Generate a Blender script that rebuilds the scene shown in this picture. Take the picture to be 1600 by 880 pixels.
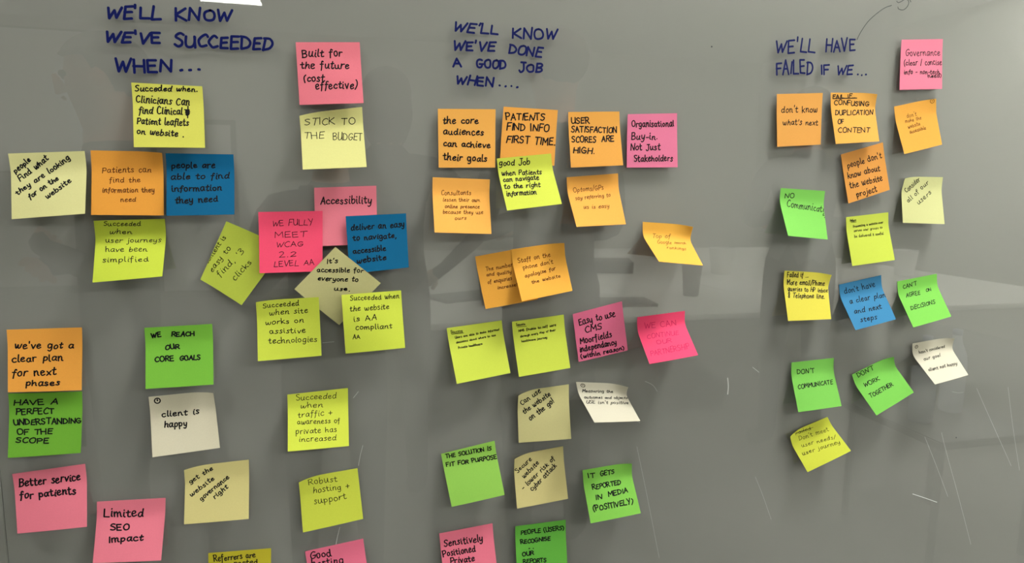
import bpy, bmesh, math, random
import numpy as np
from mathutils import Vector, Matrix
S = bpy.context.scene
COL = S.collection
for o in list(bpy.data.objects): bpy.data.objects.remove(o)

# ---------------------------------------------------------------- camera, world, exposure
EYE = 1.40                                   # lens height over the floor, metres
cam = bpy.data.cameras.new('camera'); cam_o = bpy.data.objects.new('camera', cam); COL.objects.link(cam_o)
R_ = Vector((0.96801438, -0.25044041, 0.01509179)); U_ = Vector((0.02076612, 0.13992126, 0.98994485)); F_ = Vector((0.25003386, 0.95796745, -0.14064647))
m = Matrix((( R_.x, U_.x, -F_.x, 0), (R_.y, U_.y, -F_.y, -0.910568), (R_.z, U_.z, -F_.z, EYE), (0, 0, 0, 1)))
cam_o.matrix_world = m
cam.sensor_width = 36; cam.lens = 36 * 1082.555 / 1600; cam.clip_start = 0.01
S.camera = cam_o
S.view_settings.view_transform = 'Standard'; S.view_settings.look = 'None'; S.view_settings.gamma = 1
S.view_settings.use_curve_mapping = False
S.view_settings.exposure = EXPO = 0.0
W = bpy.data.worlds.new('room_air'); S.world = W; W.use_nodes = True
W.node_tree.nodes['Background'].inputs[0].default_value = (.5, .52, .5, 1)
W.node_tree.nodes['Background'].inputs[1].default_value = .05
CEIL = 3.2; LAMP_POWER = 34.5
# ceiling lamps: x, y (metres), strength factor of the panel
LAMPS = [(1.3, -.66, 2.0), (3.5, -.70, 1.9), (-1.15, -.9, .75), (1.35, -4.2, 1.7), (3.9, -4.2, 1.9), (5.7, -1.6, 1.5), (-1.15, -4.2, .7), (-.95, -6.75, 1.2), (5.7, -4.0, 4.0)]  # both lamps by the right wall are added to brighten its reflection

# ---------------------------------------------------------------- materials
def lin(c): return tuple(((v/255)/12.92 if v/255 <= .04045 else ((v/255+.055)/1.055)**2.4) for v in c)
def mat(name, rgb, rough=.6, noise=0, scale=20, spec=.3, bump=0, metal=0, stretch=None):
    m = bpy.data.materials.new(name); m.use_nodes = True; nt = m.node_tree; b = nt.nodes['Principled BSDF']
    c = rgb if max(rgb) <= 1 else lin(rgb)
    b.inputs['Base Color'].default_value = (*c, 1); b.inputs['Roughness'].default_value = rough
    b.inputs['Specular IOR Level'].default_value = spec; b.inputs['Metallic'].default_value = metal
    if noise or bump:
        tc = nt.nodes.new('ShaderNodeTexCoord'); n = nt.nodes.new('ShaderNodeTexNoise'); n.inputs['Scale'].default_value = scale
        n.inputs['Detail'].default_value = 6
        if stretch:
            mp = nt.nodes.new('ShaderNodeMapping'); mp.inputs['Scale'].default_value = stretch
            nt.links.new(tc.outputs['Object'], mp.inputs[0]); nt.links.new(mp.outputs[0], n.inputs['Vector'])
        else: nt.links.new(tc.outputs['Object'], n.inputs['Vector'])
        if noise:
            mx = nt.nodes.new('ShaderNodeMix'); mx.data_type = 'RGBA'
            mx.inputs[6].default_value = (*[v*(1-noise) for v in c], 1); mx.inputs[7].default_value = (*[min(1, v*(1+noise)) for v in c], 1)
            nt.links.new(n.outputs['Fac'], mx.inputs[0]); nt.links.new(mx.outputs[2], b.inputs['Base Color'])
        if bump:
            bp = nt.nodes.new('ShaderNodeBump'); bp.inputs['Strength'].default_value = bump; bp.inputs['Distance'].default_value = .002
            nt.links.new(n.outputs['Fac'], bp.inputs['Height']); nt.links.new(bp.outputs[0], b.inputs['Normal'])
    return m
def paper(rgb):
    # a sheet of coloured paper: diffuse, and a little light comes through it
    key = 'paper_%d_%d_%d' % rgb
    if key in bpy.data.materials: return bpy.data.materials[key]
    m = bpy.data.materials.new(key); m.use_nodes = True; nt = m.node_tree; nt.nodes.clear()
    out = nt.nodes.new('ShaderNodeOutputMaterial'); d = nt.nodes.new('ShaderNodeBsdfPrincipled'); t = nt.nodes.new('ShaderNodeBsdfTranslucent')
    mx = nt.nodes.new('ShaderNodeMixShader'); mx.inputs[0].default_value = .12
    c = [v*PAPER_GAIN for v in lin(rgb)]
    tc = nt.nodes.new('ShaderNodeTexCoord'); n = nt.nodes.new('ShaderNodeTexNoise'); n.inputs['Scale'].default_value = 900; n.inputs['Detail'].default_value = 3
    mc = nt.nodes.new('ShaderNodeMix'); mc.data_type = 'RGBA'
    mc.inputs[6].default_value = (*[v*.93 for v in c], 1); mc.inputs[7].default_value = (*[v*1.06 for v in c], 1)
    nt.links.new(tc.outputs['Object'], n.inputs['Vector']); nt.links.new(n.outputs['Fac'], mc.inputs[0])
    nt.links.new(mc.outputs[2], d.inputs['Base Color']); nt.links.new(mc.outputs[2], t.inputs['Color'])
    d.inputs['Roughness'].default_value = .75; d.inputs['Specular IOR Level'].default_value = .15
    nt.links.new(d.outputs[0], mx.inputs[1]); nt.links.new(t.outputs[0], mx.inputs[2]); nt.links.new(mx.outputs[0], out.inputs[0])
    return m
PAPER_GAIN = .79
def glass_mat():
    # front face of the glass: lets light through, mirrors by Fresnel
    m = bpy.data.materials.new('clear_glass_front'); m.use_nodes = True; nt = m.node_tree; nt.nodes.clear()
    out = nt.nodes.new('ShaderNodeOutputMaterial'); t = nt.nodes.new('ShaderNodeBsdfTransparent'); g = nt.nodes.new('ShaderNodeBsdfGlossy')
    t.inputs[0].default_value = (.97, .985, .975, 1)
    g.inputs['Roughness'].default_value = .012
    f = nt.nodes.new('ShaderNodeFresnel')           # the same reflectance from inside as from outside
    gm = nt.nodes.new('ShaderNodeNewGeometry'); mr = nt.nodes.new('ShaderNodeMapRange'); mr.inputs[3].default_value = 1.75; mr.inputs[4].default_value = 1/1.75
    nt.links.new(gm.outputs['Backfacing'], mr.inputs[0]); nt.links.new(mr.outputs[0], f.inputs[0])
    mx = nt.nodes.new('ShaderNodeMixShader'); nt.links.new(f.outputs[0], mx.inputs[0]); nt.links.new(t.outputs[0], mx.inputs[1]); nt.links.new(g.outputs[0], mx.inputs[2])
    nt.links.new(mx.outputs[0], out.inputs[0])
    m2 = bpy.data.materials.new('clear_glass_side'); m2.use_nodes = True; nt = m2.node_tree; nt.nodes.clear()
    out = nt.nodes.new('ShaderNodeOutputMaterial'); t = nt.nodes.new('ShaderNodeBsdfTransparent'); t.inputs[0].default_value = (.98, .99, .985, 1)
    nt.links.new(t.outputs[0], out.inputs[0])
    return m, m2
def emit(name, rgb, s):
    m = bpy.data.materials.new(name); m.use_nodes = True; nt = m.node_tree; nt.nodes.clear()
    out = nt.nodes.new('ShaderNodeOutputMaterial'); e = nt.nodes.new('ShaderNodeEmission'); e.inputs[0].default_value = (*rgb, 1); e.inputs[1].default_value = s
    nt.links.new(e.outputs[0], out.inputs[0]); return m

# ---------------------------------------------------------------- helpers
def link(name, me, mats, parent=None):
    o = bpy.data.objects.new(name, me)
    for x in (mats if isinstance(mats, (list, tuple)) else [mats]):
        if len(me.materials) < (len(mats) if isinstance(mats, (list, tuple)) else 1): me.materials.append(x)
    COL.objects.link(o)
    if parent: o.parent = parent
    return o
def bm_obj(name, bm, mats, parent=None, smooth=False):
    me = bpy.data.meshes.new(name); bm.normal_update(); bm.to_mesh(me); bm.free()
    if smooth:
        for p in me.polygons: p.use_smooth = True
    return link(name, me, mats, parent)
def box(bm, x0, x1, y0, y1, z0, z1, bev=0):
    r = bmesh.ops.create_cube(bm, size=1); vs = r['verts']
    for v in vs: v.co = Vector(((x0+x1)/2+v.co.x*(x1-x0), (y0+y1)/2+v.co.y*(y1-y0), (z0+z1)/2+v.co.z*(z1-z0)))
    if bev: bmesh.ops.bevel(bm, geom=list({e for v in vs for e in v.link_edges}), offset=bev, segments=2, affect='EDGES')
def lathe(bm, prof, n=28, c=(0, 0, 0)):
    rings = [[bm.verts.new((c[0]+r*math.cos(2*math.pi*i/n), c[1]+r*math.sin(2*math.pi*i/n), c[2]+z)) for i in range(n)] for r, z in prof]
    for a, b in zip(rings, rings[1:]):
        for i in range(n): bm.faces.new((a[i], a[(i+1) % n], b[(i+1) % n], b[i]))
    return rings
def tube(bm, pts, r, n=8):
    pts = [Vector(p) for p in pts]; prev = None
    for i, p in enumerate(pts):
        d = (pts[min(i+1, len(pts)-1)]-pts[max(i-1, 0)]).normalized(); a = d.orthogonal().normalized(); b = d.cross(a)
        if prev is not None:
            a = (prev-d*prev.dot(d)).normalized(); b = d.cross(a)
        prev = a; ring = [bm.verts.new(p+(a*math.cos(t)+b*math.sin(t))*r) for t in [2*math.pi*k/n for k in range(n)]]
        if i:
            for k in range(n): bm.faces.new((last[k], last[(k+1) % n], ring[(k+1) % n], ring[k]))
        else: bm.faces.new(ring[::-1])
        last = ring
    bm.faces.new(last)
def tag(o, label=None, cat=None, group=None, kind=None):
    for k, v in (('label', label), ('category', cat), ('group', group), ('kind', kind)):
        if v: o[k] = v
    return o
def empty(name, loc, rz=0):
    o = bpy.data.objects.new(name, None); COL.objects.link(o); o.location = loc; o.rotation_euler = (0, 0, rz); o.empty_display_size = .05; return o
def copy_tree(o, parent=None):
    c = o.copy(); COL.objects.link(c); c.parent = parent
    for ch in o.children: copy_tree(ch, c)
    return c

# ---- measured notes: label, colour, pen width mm, ink, curled corner, four corners (mm: along the board, out, up from eye level), written lines (mm on the sheet)
NOTES = [
  ('yellow note in black marker about clinicians and patient leaflets, under the first blue heading', (222, 222, 100), 1.5, 'black', None, [(-221.1, 0.7, 108.5), (-145.1, 0.7, 107.9), (-143.3, 12.0, 35.9), (-219.4, 13.4, 34.5)], [('Succeded when.', 3.4, 9.6, 70.5, 6.4, 4.0, 3.4), ('Clinicians Can', 3.5, 22.5, 60.7, 23.8, 4.5, 13.6), ('find Clinical', 6.2, 35.4, 52.6, 35.6, 6.6, 27.0), ('/', 57.7, 38.8, 65.8, 29.5, 52.9, 33.4), ('Patient leaflets', 4.2, 48.3, 58.8, 49.3, 4.7, 40.3), ('on website .', 3.5, 59.8, 53.6, 62.7, 4.1, 52.5), ('#', 55.2, 36.3, 61.2, 36.1, 55.4, 28.4)]),
  ('pale yellow note with slanted writing about people looking on the website, by the left edge', (220, 218, 155), 1.5, 'black', None, [(-351.4, 0.7, 24.4), (-274.3, 0.7, 29.2), (-270.9, 25.4, -41.7), (-346.5, 18.2, -48.4)], [('people', 4.5, 22.3, 21.2, 8.9, 1.7, 17.7), ('Find what', 8.9, 31.8, 39.1, 8.2, 5.7, 26.5), ('they are looking', 6.3, 48.1, 60.6, 8.4, 3.4, 43.0), ('for on the', 19.0, 54.0, 47.9, 32.2, 16.1, 48.9), ('website', 36.4, 55.0, 61.0, 35.7, 33.4, 49.8)]),
  ('orange note in thin pen about patients finding the information they need', (238, 165, 65), 0.95, 'brown', ('R', 2), [(-268.1, 0.7, 30.1), (-192.0, 0.7, 30.6), (-192.1, 11.6, -44.1), (-268.0, 14.4, -43.5)], [('Patients can', 11.1, 26.0, 62.9, 24.3, 11.1, 19.3), ('find the', 18.7, 37.4, 51.2, 36.5, 18.6, 31.5), ('information they', 11.3, 49.5, 66.4, 48.3, 11.2, 43.5), ('need', 30.5, 60.2, 46.3, 59.6, 30.4, 55.0)]),
  ('dark blue note reading people are able to find information they need', (4, 98, 143), 1.6, 'black', None, [(-188.9, 0.7, 28.8), (-113.6, 0.7, 29.4), (-112.5, 22.2, -42.2), (-188.2, 17.5, -44.2)], [('people are', 5.7, 17.4, 54.2, 16.6, 6.0, 10.3), ('able to find', 4.9, 31.2, 70.1, 30.0, 4.8, 23.8), ('information', 6.0, 46.0, 61.5, 45.0, 5.8, 38.5), ('they need', 9.9, 60.6, 57.3, 59.4, 9.6, 53.1)]),
  ('lime note about user journeys being simplified, below the orange patients note', (200, 218, 70), 0.9, 'black', None, [(-269.9, 0.7, -51.0), (-193.6, 0.7, -48.6), (-191.7, 38.2, -113.3), (-267.1, 28.9, -120.2)], [('Succeeded', 9.9, 6.0, 49.4, 7.5, 10.4, 1.0), ('when', 15.2, 15.9, 39.3, 16.6, 15.6, 10.4), ('user journeys', 11.0, 26.0, 70.9, 29.6, 10.9, 19.9), ('have been', 11.7, 38.0, 56.7, 40.9, 11.2, 31.4), ('simplified', 9.0, 51.2, 59.3, 54.5, 8.5, 44.7)]),
  ('lime note turned on its corner about content easy to find in three clicks', (205, 222, 85), 0.9, 'black', None, [(-157.5, 0.7, -122.9), (-124.8, 0.7, -51.6), (-57.4, 11.9, -82.5), (-109.9, 11.9, -154.2)], [('content is', 20.7, 0.7, 58.4, 7.9, 21.3, -5.0), ('easy to', 14.2, 11.4, 49.1, 19.6, 15.3, 4.0), ("find, '3", 13.9, 24.9, 52.1, 37.5, 15.6, 17.0), ('clicks', 18.8, 47.2, 45.4, 53.0, 20.1, 39.0)]),
  ('salmon pink note reading built for the future cost effective, at the top', (242, 130, 146), 1.7, 'black', None, [(-37.8, 0.7, 165.0), (38.1, 0.7, 169.8), (41.1, 12.8, 95.3), (-35.1, 6.5, 90.5)], [('Built for', 6.7, 17.8, 54.2, 16.5, 7.0, 8.7), ('the future', 4.1, 31.4, 61.3, 32.5, 4.6, 22.4), ('(cost', 6.5, 47.5, 31.0, 47.6, 6.9, 39.3), ('effective)', 19.9, 57.1, 69.5, 57.2, 20.2, 48.0)]),
  ('pale yellow note reading stick to the budget, under the salmon pink note', (222, 220, 145), 1.0, 'black', ('L', 4), [(-35.6, 0.7, 80.3), (39.8, 0.7, 91.8), (42.9, 31.4, 16.9), (-32.5, 30.9, 12.3)], [('STICK TO', 5.3, 13.7, 66.3, 19.0, 5.8, 6.0), ('THE', 3.3, 32.2, 27.2, 34.0, 3.6, 23.2), ('BUDGET', 38.1, 36.3, 72.9, 41.0, 39.1, 26.2)]),
  ('pink note reading accessibility, partly covered by hot pink and blue notes', (240, 132, 150), 1.6, 'black', None, [(-20.5, 0.7, -9.5), (56.1, 0.7, -5.9), (56.3, 9.7, -79.6), (-20.4, 9.7, -82.3)], [('Accessibility', 7.2, 21.3, 69.9, 22.6, 7.3, 11.9)]),
  ('hot pink note about fully meeting level AA, left of the accessibility note', (252, 84, 120), 0.8, 'black', None, [(-86.9, 8.3, -39.8), (-10.9, 6.9, -38.1), (-12.5, 16.4, -113.1), (-86.9, 19.8, -113.8)], [('WE FULLY', 16.0, 17.8, 64.3, 16.9, 15.9, 10.6), ('MEET', 18.5, 32.8, 56.8, 31.7, 18.3, 26.3), ('WCAG', 20.2, 44.6, 52.1, 43.9, 19.9, 38.2), ('2.2', 23.7, 57.1, 43.8, 56.3, 23.3, 50.7), ('LEVEL AA', 17.2, 68.4, 65.5, 67.3, 17.0, 61.9)]),
  ('dark blue note reading deliver an easy to navigate accessible website', (4, 100, 145), 1.6, 'black', None, [(17.0, 11.9, -44.4), (93.5, 3.4, -40.9), (95.7, 12.4, -110.5), (20.3, 18.8, -116.7)], [('deliver an easy', 5.6, 19.1, 73.4, 18.3, 5.5, 11.4), ('to navigate,', 7.2, 32.7, 62.1, 33.0, 7.2, 25.5), ('accessible', 6.5, 49.9, 47.5, 49.2, 6.3, 43.0), ('website', 9.9, 62.9, 47.4, 61.8, 9.5, 55.5)]),
  ("pale yellow diamond turned note reading it's accessible for everyone to use", (214, 210, 150), 1.4, 'black', None, [(-46.8, 17.6, -134.9), (3.7, 21.7, -82.2), (59.4, 15.2, -129.9), (6.5, 8.3, -184.3)], [("It's", 52.5, 7.2, 62.3, 16.1, 56.7, 2.8), ('accessible for', 36.1, 5.2, 72.9, 49.0, 40.8, 1.2), ('everyone to', 28.0, 13.6, 59.3, 52.4, 32.7, 9.7), ('use', 31.4, 38.2, 41.5, 50.8, 35.5, 34.6), ('.', 42.2, 52.7, 43.1, 53.7, 45.3, 49.8)]),
  ('lime note reading succeeded when site works on assistive technologies', (212, 228, 80), 1.0, 'black', ('L', 2), [(-93.7, 4.5, -150.3), (-17.8, 22.2, -145.0), (-16.0, 24.4, -219.7), (-92.1, 23.5, -223.1)], [('Succeeded', 8.2, 9.3, 51.9, 9.3, 8.2, 3.0), ('when site', 15.4, 19.6, 62.1, 19.1, 15.4, 13.0), ('works on', 10.2, 31.5, 56.3, 31.1, 10.0, 25.1), ('assistive', 14.7, 42.8, 58.4, 44.6, 14.7, 36.4), ('technologies', 13.4, 55.3, 71.4, 57.0, 13.3, 48.5)]),
  ('lime note reading succeeded when the website is AA compliant', (214, 230, 80), 1.0, 'black', None, [(9.9, 23.3, -142.7), (86.0, 6.5, -141.4), (89.7, 17.5, -216.0), (13.7, 18.0, -220.0)], [('Succeeded when', 10.1, 8.1, 72.9, 10.3, 10.2, 2.0), ('the website', 9.2, 21.3, 58.8, 23.3, 9.3, 14.3), ('is AA', 12.7, 35.1, 42.0, 35.9, 12.7, 28.4), ('compliant', 14.4, 46.1, 60.9, 48.3, 14.5, 39.4), ('AA', 10.2, 57.8, 19.2, 58.3, 10.3, 52.4)]),
  ("orange note reading we've got a clear plan for next phases, by the left edge", (250, 176, 76), 1.7, 'black', None, [(-368.1, 0.7, -177.5), (-290.3, 0.7, -177.7), (-293.3, 7.5, -252.7), (-369.4, 8.2, -250.3)], [("we've got a", 7.1, 23.1, 67.0, 25.2, 7.3, 15.1), ('clear plan', 4.4, 39.5, 56.3, 39.5, 4.2, 31.1), ('for next', 4.8, 56.7, 49.3, 56.5, 4.5, 47.5), ('phases', 18.3, 68.7, 53.0, 69.2, 18.1, 61.6)]),
  ('dark green note about a perfect understanding of the scope, by the left edge', (114, 178, 56), 1.6, 'black', None, [(-372.3, 0.7, -253.8), (-295.2, 0.7, -256.2), (-298.1, 10.8, -329.4), (-373.6, 12.8, -328.2)], [('HAVE A', 5.0, 14.4, 50.0, 14.6, 5.2, 8.0), ('PERFECT', 7.0, 26.0, 46.3, 26.0, 6.8, 19.4), ('UNDERSTANDING', 5.2, 37.8, 75.2, 39.4, 4.8, 31.2), ('OF THE', 8.7, 49.6, 45.2, 50.7, 8.4, 43.0), ('SCOPE', 7.5, 58.7, 41.6, 61.3, 7.4, 52.6)]),
  ('green note reading we reach our core goals, in black capitals', (124, 192, 66), 1.7, 'black', None, [(-223.1, 0.7, -180.8), (-146.4, 0.7, -178.8), (-145.7, 15.6, -252.1), (-221.7, 17.4, -252.6)], [('WE', 7.1, 13.4, 17.8, 12.3, 6.8, 7.6), ('REACH', 29.5, 13.0, 55.0, 13.8, 29.7, 7.3), ('OUR', 21.8, 29.0, 37.8, 28.5, 21.4, 23.3), ('CORE', 10.5, 43.6, 31.3, 43.2, 10.1, 37.5), ('GOALS', 38.3, 43.3, 61.4, 43.9, 38.2, 37.6)]),
  ('cream note reading client is happy, with a small circled mark', (230, 224, 198), 1.7, 'black', ('R', 3), [(-223.0, 0.7, -267.6), (-148.4, 0.7, -263.8), (-143.4, 4.1, -338.6), (-220.0, 11.7, -341.4)], [('(clock)', 9.6, 6.1, 11.5, 6.3, 10.0, 2.0), ('client is', 13.2, 27.3, 56.2, 28.6, 13.2, 19.8), ('happy', 15.4, 40.7, 41.3, 42.4, 15.5, 33.3)]),
  ('pink note reading better service for patients, in the lower left corner', (240, 130, 150), 1.9, 'black', None, [(-375.7, 0.7, -353.1), (-297.7, 0.7, -347.4), (-295.5, 17.1, -421.0), (-371.5, 11.4, -423.8)], [('Better service', 5.3, 17.9, 69.4, 19.7, 5.5, 8.0), ('for patients', 5.2, 33.5, 64.2, 35.5, 4.9, 24.3)]),
  ('pink note reading limited impact, at the bottom left', (242, 132, 152), 1.9, 'black', None, [(-287.9, 0.7, -397.4), (-210.5, 0.7, -400.5), (-215.5, 19.2, -474.1), (-292.3, 16.7, -468.8)], [('Limited', 8.0, 20.6, 51.6, 22.7, 7.7, 10.3), ('SEO', 16.4, 37.3, 36.8, 38.1, 15.7, 29.4), ('Impact', 15.8, 51.8, 53.5, 51.4, 14.8, 44.5)]),
  ('pale tan note with slanted writing reading get the website governance right', (216, 206, 140), 1.4, 'black', ('L', 3), [(-186.4, 0.7, -361.7), (-110.0, 0.7, -358.7), (-111.3, 15.2, -432.6), (-187.6, 15.7, -431.0)], [('get the', 5.7, 23.6, 32.8, 7.8, 3.0, 18.2), ('website', 7.5, 40.8, 34.9, 21.5, 4.2, 35.6), ('governance', 19.2, 47.6, 52.1, 21.8, 15.8, 42.8), ('right', 35.6, 47.1, 50.9, 34.2, 32.1, 42.4)]),
  ('dull yellow note cut off by the bottom edge, reading referrers are', (200, 190, 50), 1.4, 'black', None, [(-163.9, 0.7, -481.1), (-86.8, 0.7, -484.0), (-89.6, 11.9, -558.1), (-166.7, 11.9, -555.2)], [('Referrers are', 7.0, 12.2, 56.7, 10.8, 6.3, 4.1), ('signposted', 11.7, 21.0, 60.0, 21.0, 11.1, 13.2)]),
  ('lime note about increased traffic and awareness, below the technologies note', (216, 230, 80), 0.9, 'black', None, [(-60.2, 0.7, -275.2), (16.1, 0.7, -270.9), (15.7, 17.8, -344.2), (-60.3, 23.1, -343.2)], [('Succeeded', 10.7, 9.2, 61.0, 12.1, 10.6, 1.4), ('when', 15.7, 20.6, 43.5, 22.1, 15.6, 13.7), ('traffic +', 12.5, 32.9, 55.3, 33.8, 12.0, 25.6), ('awareness of', 11.7, 41.7, 65.3, 45.0, 11.5, 35.0), ('private has', 9.8, 54.2, 60.8, 56.4, 9.5, 47.0), ('increased', 13.6, 64.2, 60.1, 67.2, 13.5, 57.6)]),
  ('lime note reading robust hosting and support, with a curled top left corner', (218, 230, 82), 0.9, 'black', ('L', 4), [(-49.2, 0.7, -390.3), (26.6, 0.7, -383.0), (32.9, 3.7, -454.6), (-45.6, 5.8, -463.9)], [('Robust', 12.0, 11.2, 48.4, 13.9, 11.8, 2.1), ('hosting +', 16.9, 24.4, 62.9, 27.2, 16.6, 15.9), ('support', 16.6, 39.8, 57.7, 41.5, 16.0, 30.9)]),
  ('pink note cut off by the bottom edge, reading good hosting', (240, 120, 150), 1.7, 'black', None, [(-43.9, 0.7, -493.9), (32.5, 0.7, -484.9), (41.3, 11.9, -558.5), (-35.1, 11.9, -567.6)], [('Good', 5.2, 13.0, 32.2, 14.5, 5.2, 3.0), ('hosting', 5.6, 24.5, 46.4, 28.4, 5.7, 14.4)]),
  ('orange note reading the core audiences can achieve their goals', (250, 184, 88), 1.8, 'black', None, [(135.4, 0.7, 93.4), (211.7, 0.7, 95.9), (211.3, 3.7, 20.0), (136.0, 3.7, 18.5)], [('the core', 6.2, 18.7, 53.1, 18.5, 6.3, 10.1), ('audiences', 6.6, 32.5, 59.9, 33.7, 7.0, 24.6), ('can achieve', 6.4, 47.7, 69.0, 50.5, 6.9, 39.8), ('their goals', 6.2, 66.2, 64.5, 68.1, 6.6, 57.8)]),
  ('orange note reading patients find info first time, behind a lime note', (248, 176, 80), 1.9, 'black', None, [(222.5, 0.7, 99.6), (297.6, 0.7, 98.3), (293.4, 3.7, 24.2), (217.5, 3.7, 28.5)], [('PATIENTS', 4.5, 18.0, 58.3, 15.1, 3.9, 9.2), ('FIND INFO', 6.5, 31.7, 65.1, 29.7, 6.2, 22.3), ('FIRST TIME.', 7.2, 49.1, 75.7, 48.2, 7.2, 39.3)]),
  ('lime yellow note reading good job, overlapping the foot of an orange note', (213, 225, 84), 1.5, 'black', None, [(213.0, 4.8, 31.9), (287.6, 6.2, 40.2), (295.5, 33.9, -26.3), (221.1, 32.9, -35.4)], [('good Job', 2.1, 9.9, 44.9, 12.5, 2.7, 1.7), ('when Patients', 4.0, 23.8, 58.8, 27.5, 4.8, 17.0), ('can navigate', 4.1, 33.5, 53.5, 35.3, 5.1, 26.2), ('to the right', 3.2, 44.2, 52.6, 46.4, 4.4, 36.8), ('information', 4.0, 55.2, 44.8, 56.7, 5.0, 47.9)]),
  ('orange note in faint thin pen about consultants and their online presence', (250, 182, 86), 0.85, 'brown', None, [(128.5, 0.7, 6.0), (205.0, 0.7, 4.4), (202.6, 23.9, -66.5), (127.2, 26.8, -64.1)], [('Consultants', 11.5, 23.3, 50.8, 21.2, 11.5, 17.2), ('lessen their own', 13.2, 31.8, 62.8, 30.8, 13.5, 26.6), ('online presence', 15.3, 41.3, 61.7, 40.3, 15.6, 36.1), ('because they use', 12.2, 49.2, 66.0, 48.2, 12.6, 44.0), ('ours', 27.5, 57.7, 42.8, 56.8, 27.6, 53.0)]),
  ('orange note reading user satisfaction scores are high', (243, 176, 82), 1.8, 'black', None, [(312.5, 0.7, 96.3), (386.7, 0.7, 99.9), (391.0, 10.5, 26.7), (315.5, 9.3, 22.0)], [('USER', 4.2, 15.4, 30.6, 15.8, 4.3, 7.6), ('SATISFACTION', 3.7, 27.2, 70.8, 29.8, 4.2, 19.3), ('SCORES', 3.4, 41.3, 38.5, 42.3, 3.9, 33.4), ('ARE', 46.9, 41.7, 65.1, 41.6, 47.2, 34.0), ('HIGH.', 4.6, 56.1, 35.4, 57.8, 5.3, 48.1)]),
  ('pink note reading organisational buy-in not just stakeholders', (238, 130, 166), 1.7, 'black', None, [(399.3, 0.7, 96.7), (474.1, 0.7, 101.0), (477.3, 3.7, 25.9), (399.4, 3.7, 23.8)], [('Organisational', 6.4, 17.8, 71.0, 18.4, 6.0, 8.7), ('Buy-in.', 6.7, 36.2, 45.9, 36.1, 6.4, 27.1), ('Not Just', 5.3, 51.5, 49.4, 51.3, 5.0, 42.3), ('Stakeholders', 10.6, 67.2, 68.4, 67.1, 10.4, 58.5)]),
  ('orange note in faint pen about referring being easy, with its foot swung right', (243, 176, 80), 0.85, 'brown', None, [(312.6, 0.7, 9.1), (388.0, 0.7, 15.7), (392.5, 23.9, -53.8), (316.9, 34.3, -56.6)], [('Optoms/GPs', 8.6, 22.1, 53.1, 21.3, 8.9, 15.4), ('say referring to', 8.8, 34.5, 61.1, 32.5, 9.8, 28.3), ('us is easy', 17.2, 49.1, 55.7, 49.4, 18.5, 42.9)]),
  ('orange note in thin pen about number and quality of enquiries, half covered by its neighbour', (240, 174, 68), 0.95, 'brown', None, [(185.7, 0.7, -98.6), (258.5, 0.7, -86.2), (271.6, 11.9, -157.6), (198.3, 11.9, -168.7)], [('The number', 11.6, 23.2, 50.1, 23.5, 11.7, 17.9), ('and quality', 11.1, 30.7, 46.8, 32.6, 11.5, 26.0), ('of enquiries', 10.5, 41.5, 45.3, 42.0, 10.7, 36.5), ('increase!', 22.4, 51.7, 51.1, 51.9, 22.6, 47.5)]),
  ("orange note in thin pen about staff who don't apologise, overlapping its neighbour", (242, 178, 70), 0.95, 'brown', ('R', 2), [(235.1, 1.9, -89.4), (310.4, 0.8, -79.4), (319.0, 19.0, -145.6), (243.5, 31.8, -156.1)], [('Staff on the', 7.7, 20.8, 54.7, 18.8, 7.4, 14.1), ("phone don't", 12.8, 31.1, 56.6, 29.7, 13.0, 25.3), ('apologise for', 12.5, 43.8, 58.5, 40.0, 12.5, 38.4), ('the website', 19.7, 54.1, 62.8, 52.0, 19.7, 49.1)]),
  ('orange note about search rankings, foot lifted far off the glass', (238, 182, 74), 0.75, 'brown', ('R', 4), [(428.5, 0.7, -51.8), (504.4, 0.7, -56.2), (501.1, 46.6, -110.0), (430.1, 53.4, -102.9)], [('Top of', 13.4, 23.9, 42.7, 22.4, 15.1, 17.1), ('Google', 16.8, 35.3, 40.3, 34.4, 20.8, 27.0), ('search', 45.3, 33.0, 65.4, 32.2, 48.0, 27.2), ('rankings', 28.0, 45.7, 59.7, 45.8, 31.2, 39.3)]),
  ('lime note of tiny underlined writing, left one of a pair under two orange notes', (208, 224, 82), 0.75, 'black', None, [(147.3, 0.7, -195.4), (223.6, 0.7, -187.4), (232.6, 18.3, -257.6), (157.4, 23.9, -266.9)], [('Success', 4.6, 8.1, 20.7, 9.0, 4.8, 3.7), ('_', 4.8, 9.3, 22.3, 10.1, 4.9, 8.6), ('Users are able to make informed', 9.3, 16.3, 71.0, 13.7, 9.2, 13.2), ('decisions about where to use', 9.8, 23.0, 65.1, 20.8, 9.7, 20.2), ('Private healthcare', 11.2, 30.7, 44.7, 30.0, 11.2, 27.7)]),
  ('lime note of tiny underlined writing, right one of a pair beside a pink note', (209, 225, 82), 0.75, 'black', None, [(238.4, 0.7, -189.9), (313.5, 0.7, -182.3), (320.9, 13.4, -256.5), (245.2, 17.3, -264.1)], [('Success', 5.3, 6.6, 18.5, 7.1, 5.2, 3.0), ('_', 6.8, 8.2, 19.7, 9.1, 6.8, 7.5), ('NHS Enable to self care', 8.5, 15.5, 63.4, 14.6, 8.2, 12.1), ('through every step of their', 9.9, 23.5, 62.0, 21.2, 9.7, 20.6), ('healthcare journey', 10.8, 30.2, 48.4, 30.0, 10.8, 27.4)]),
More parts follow.
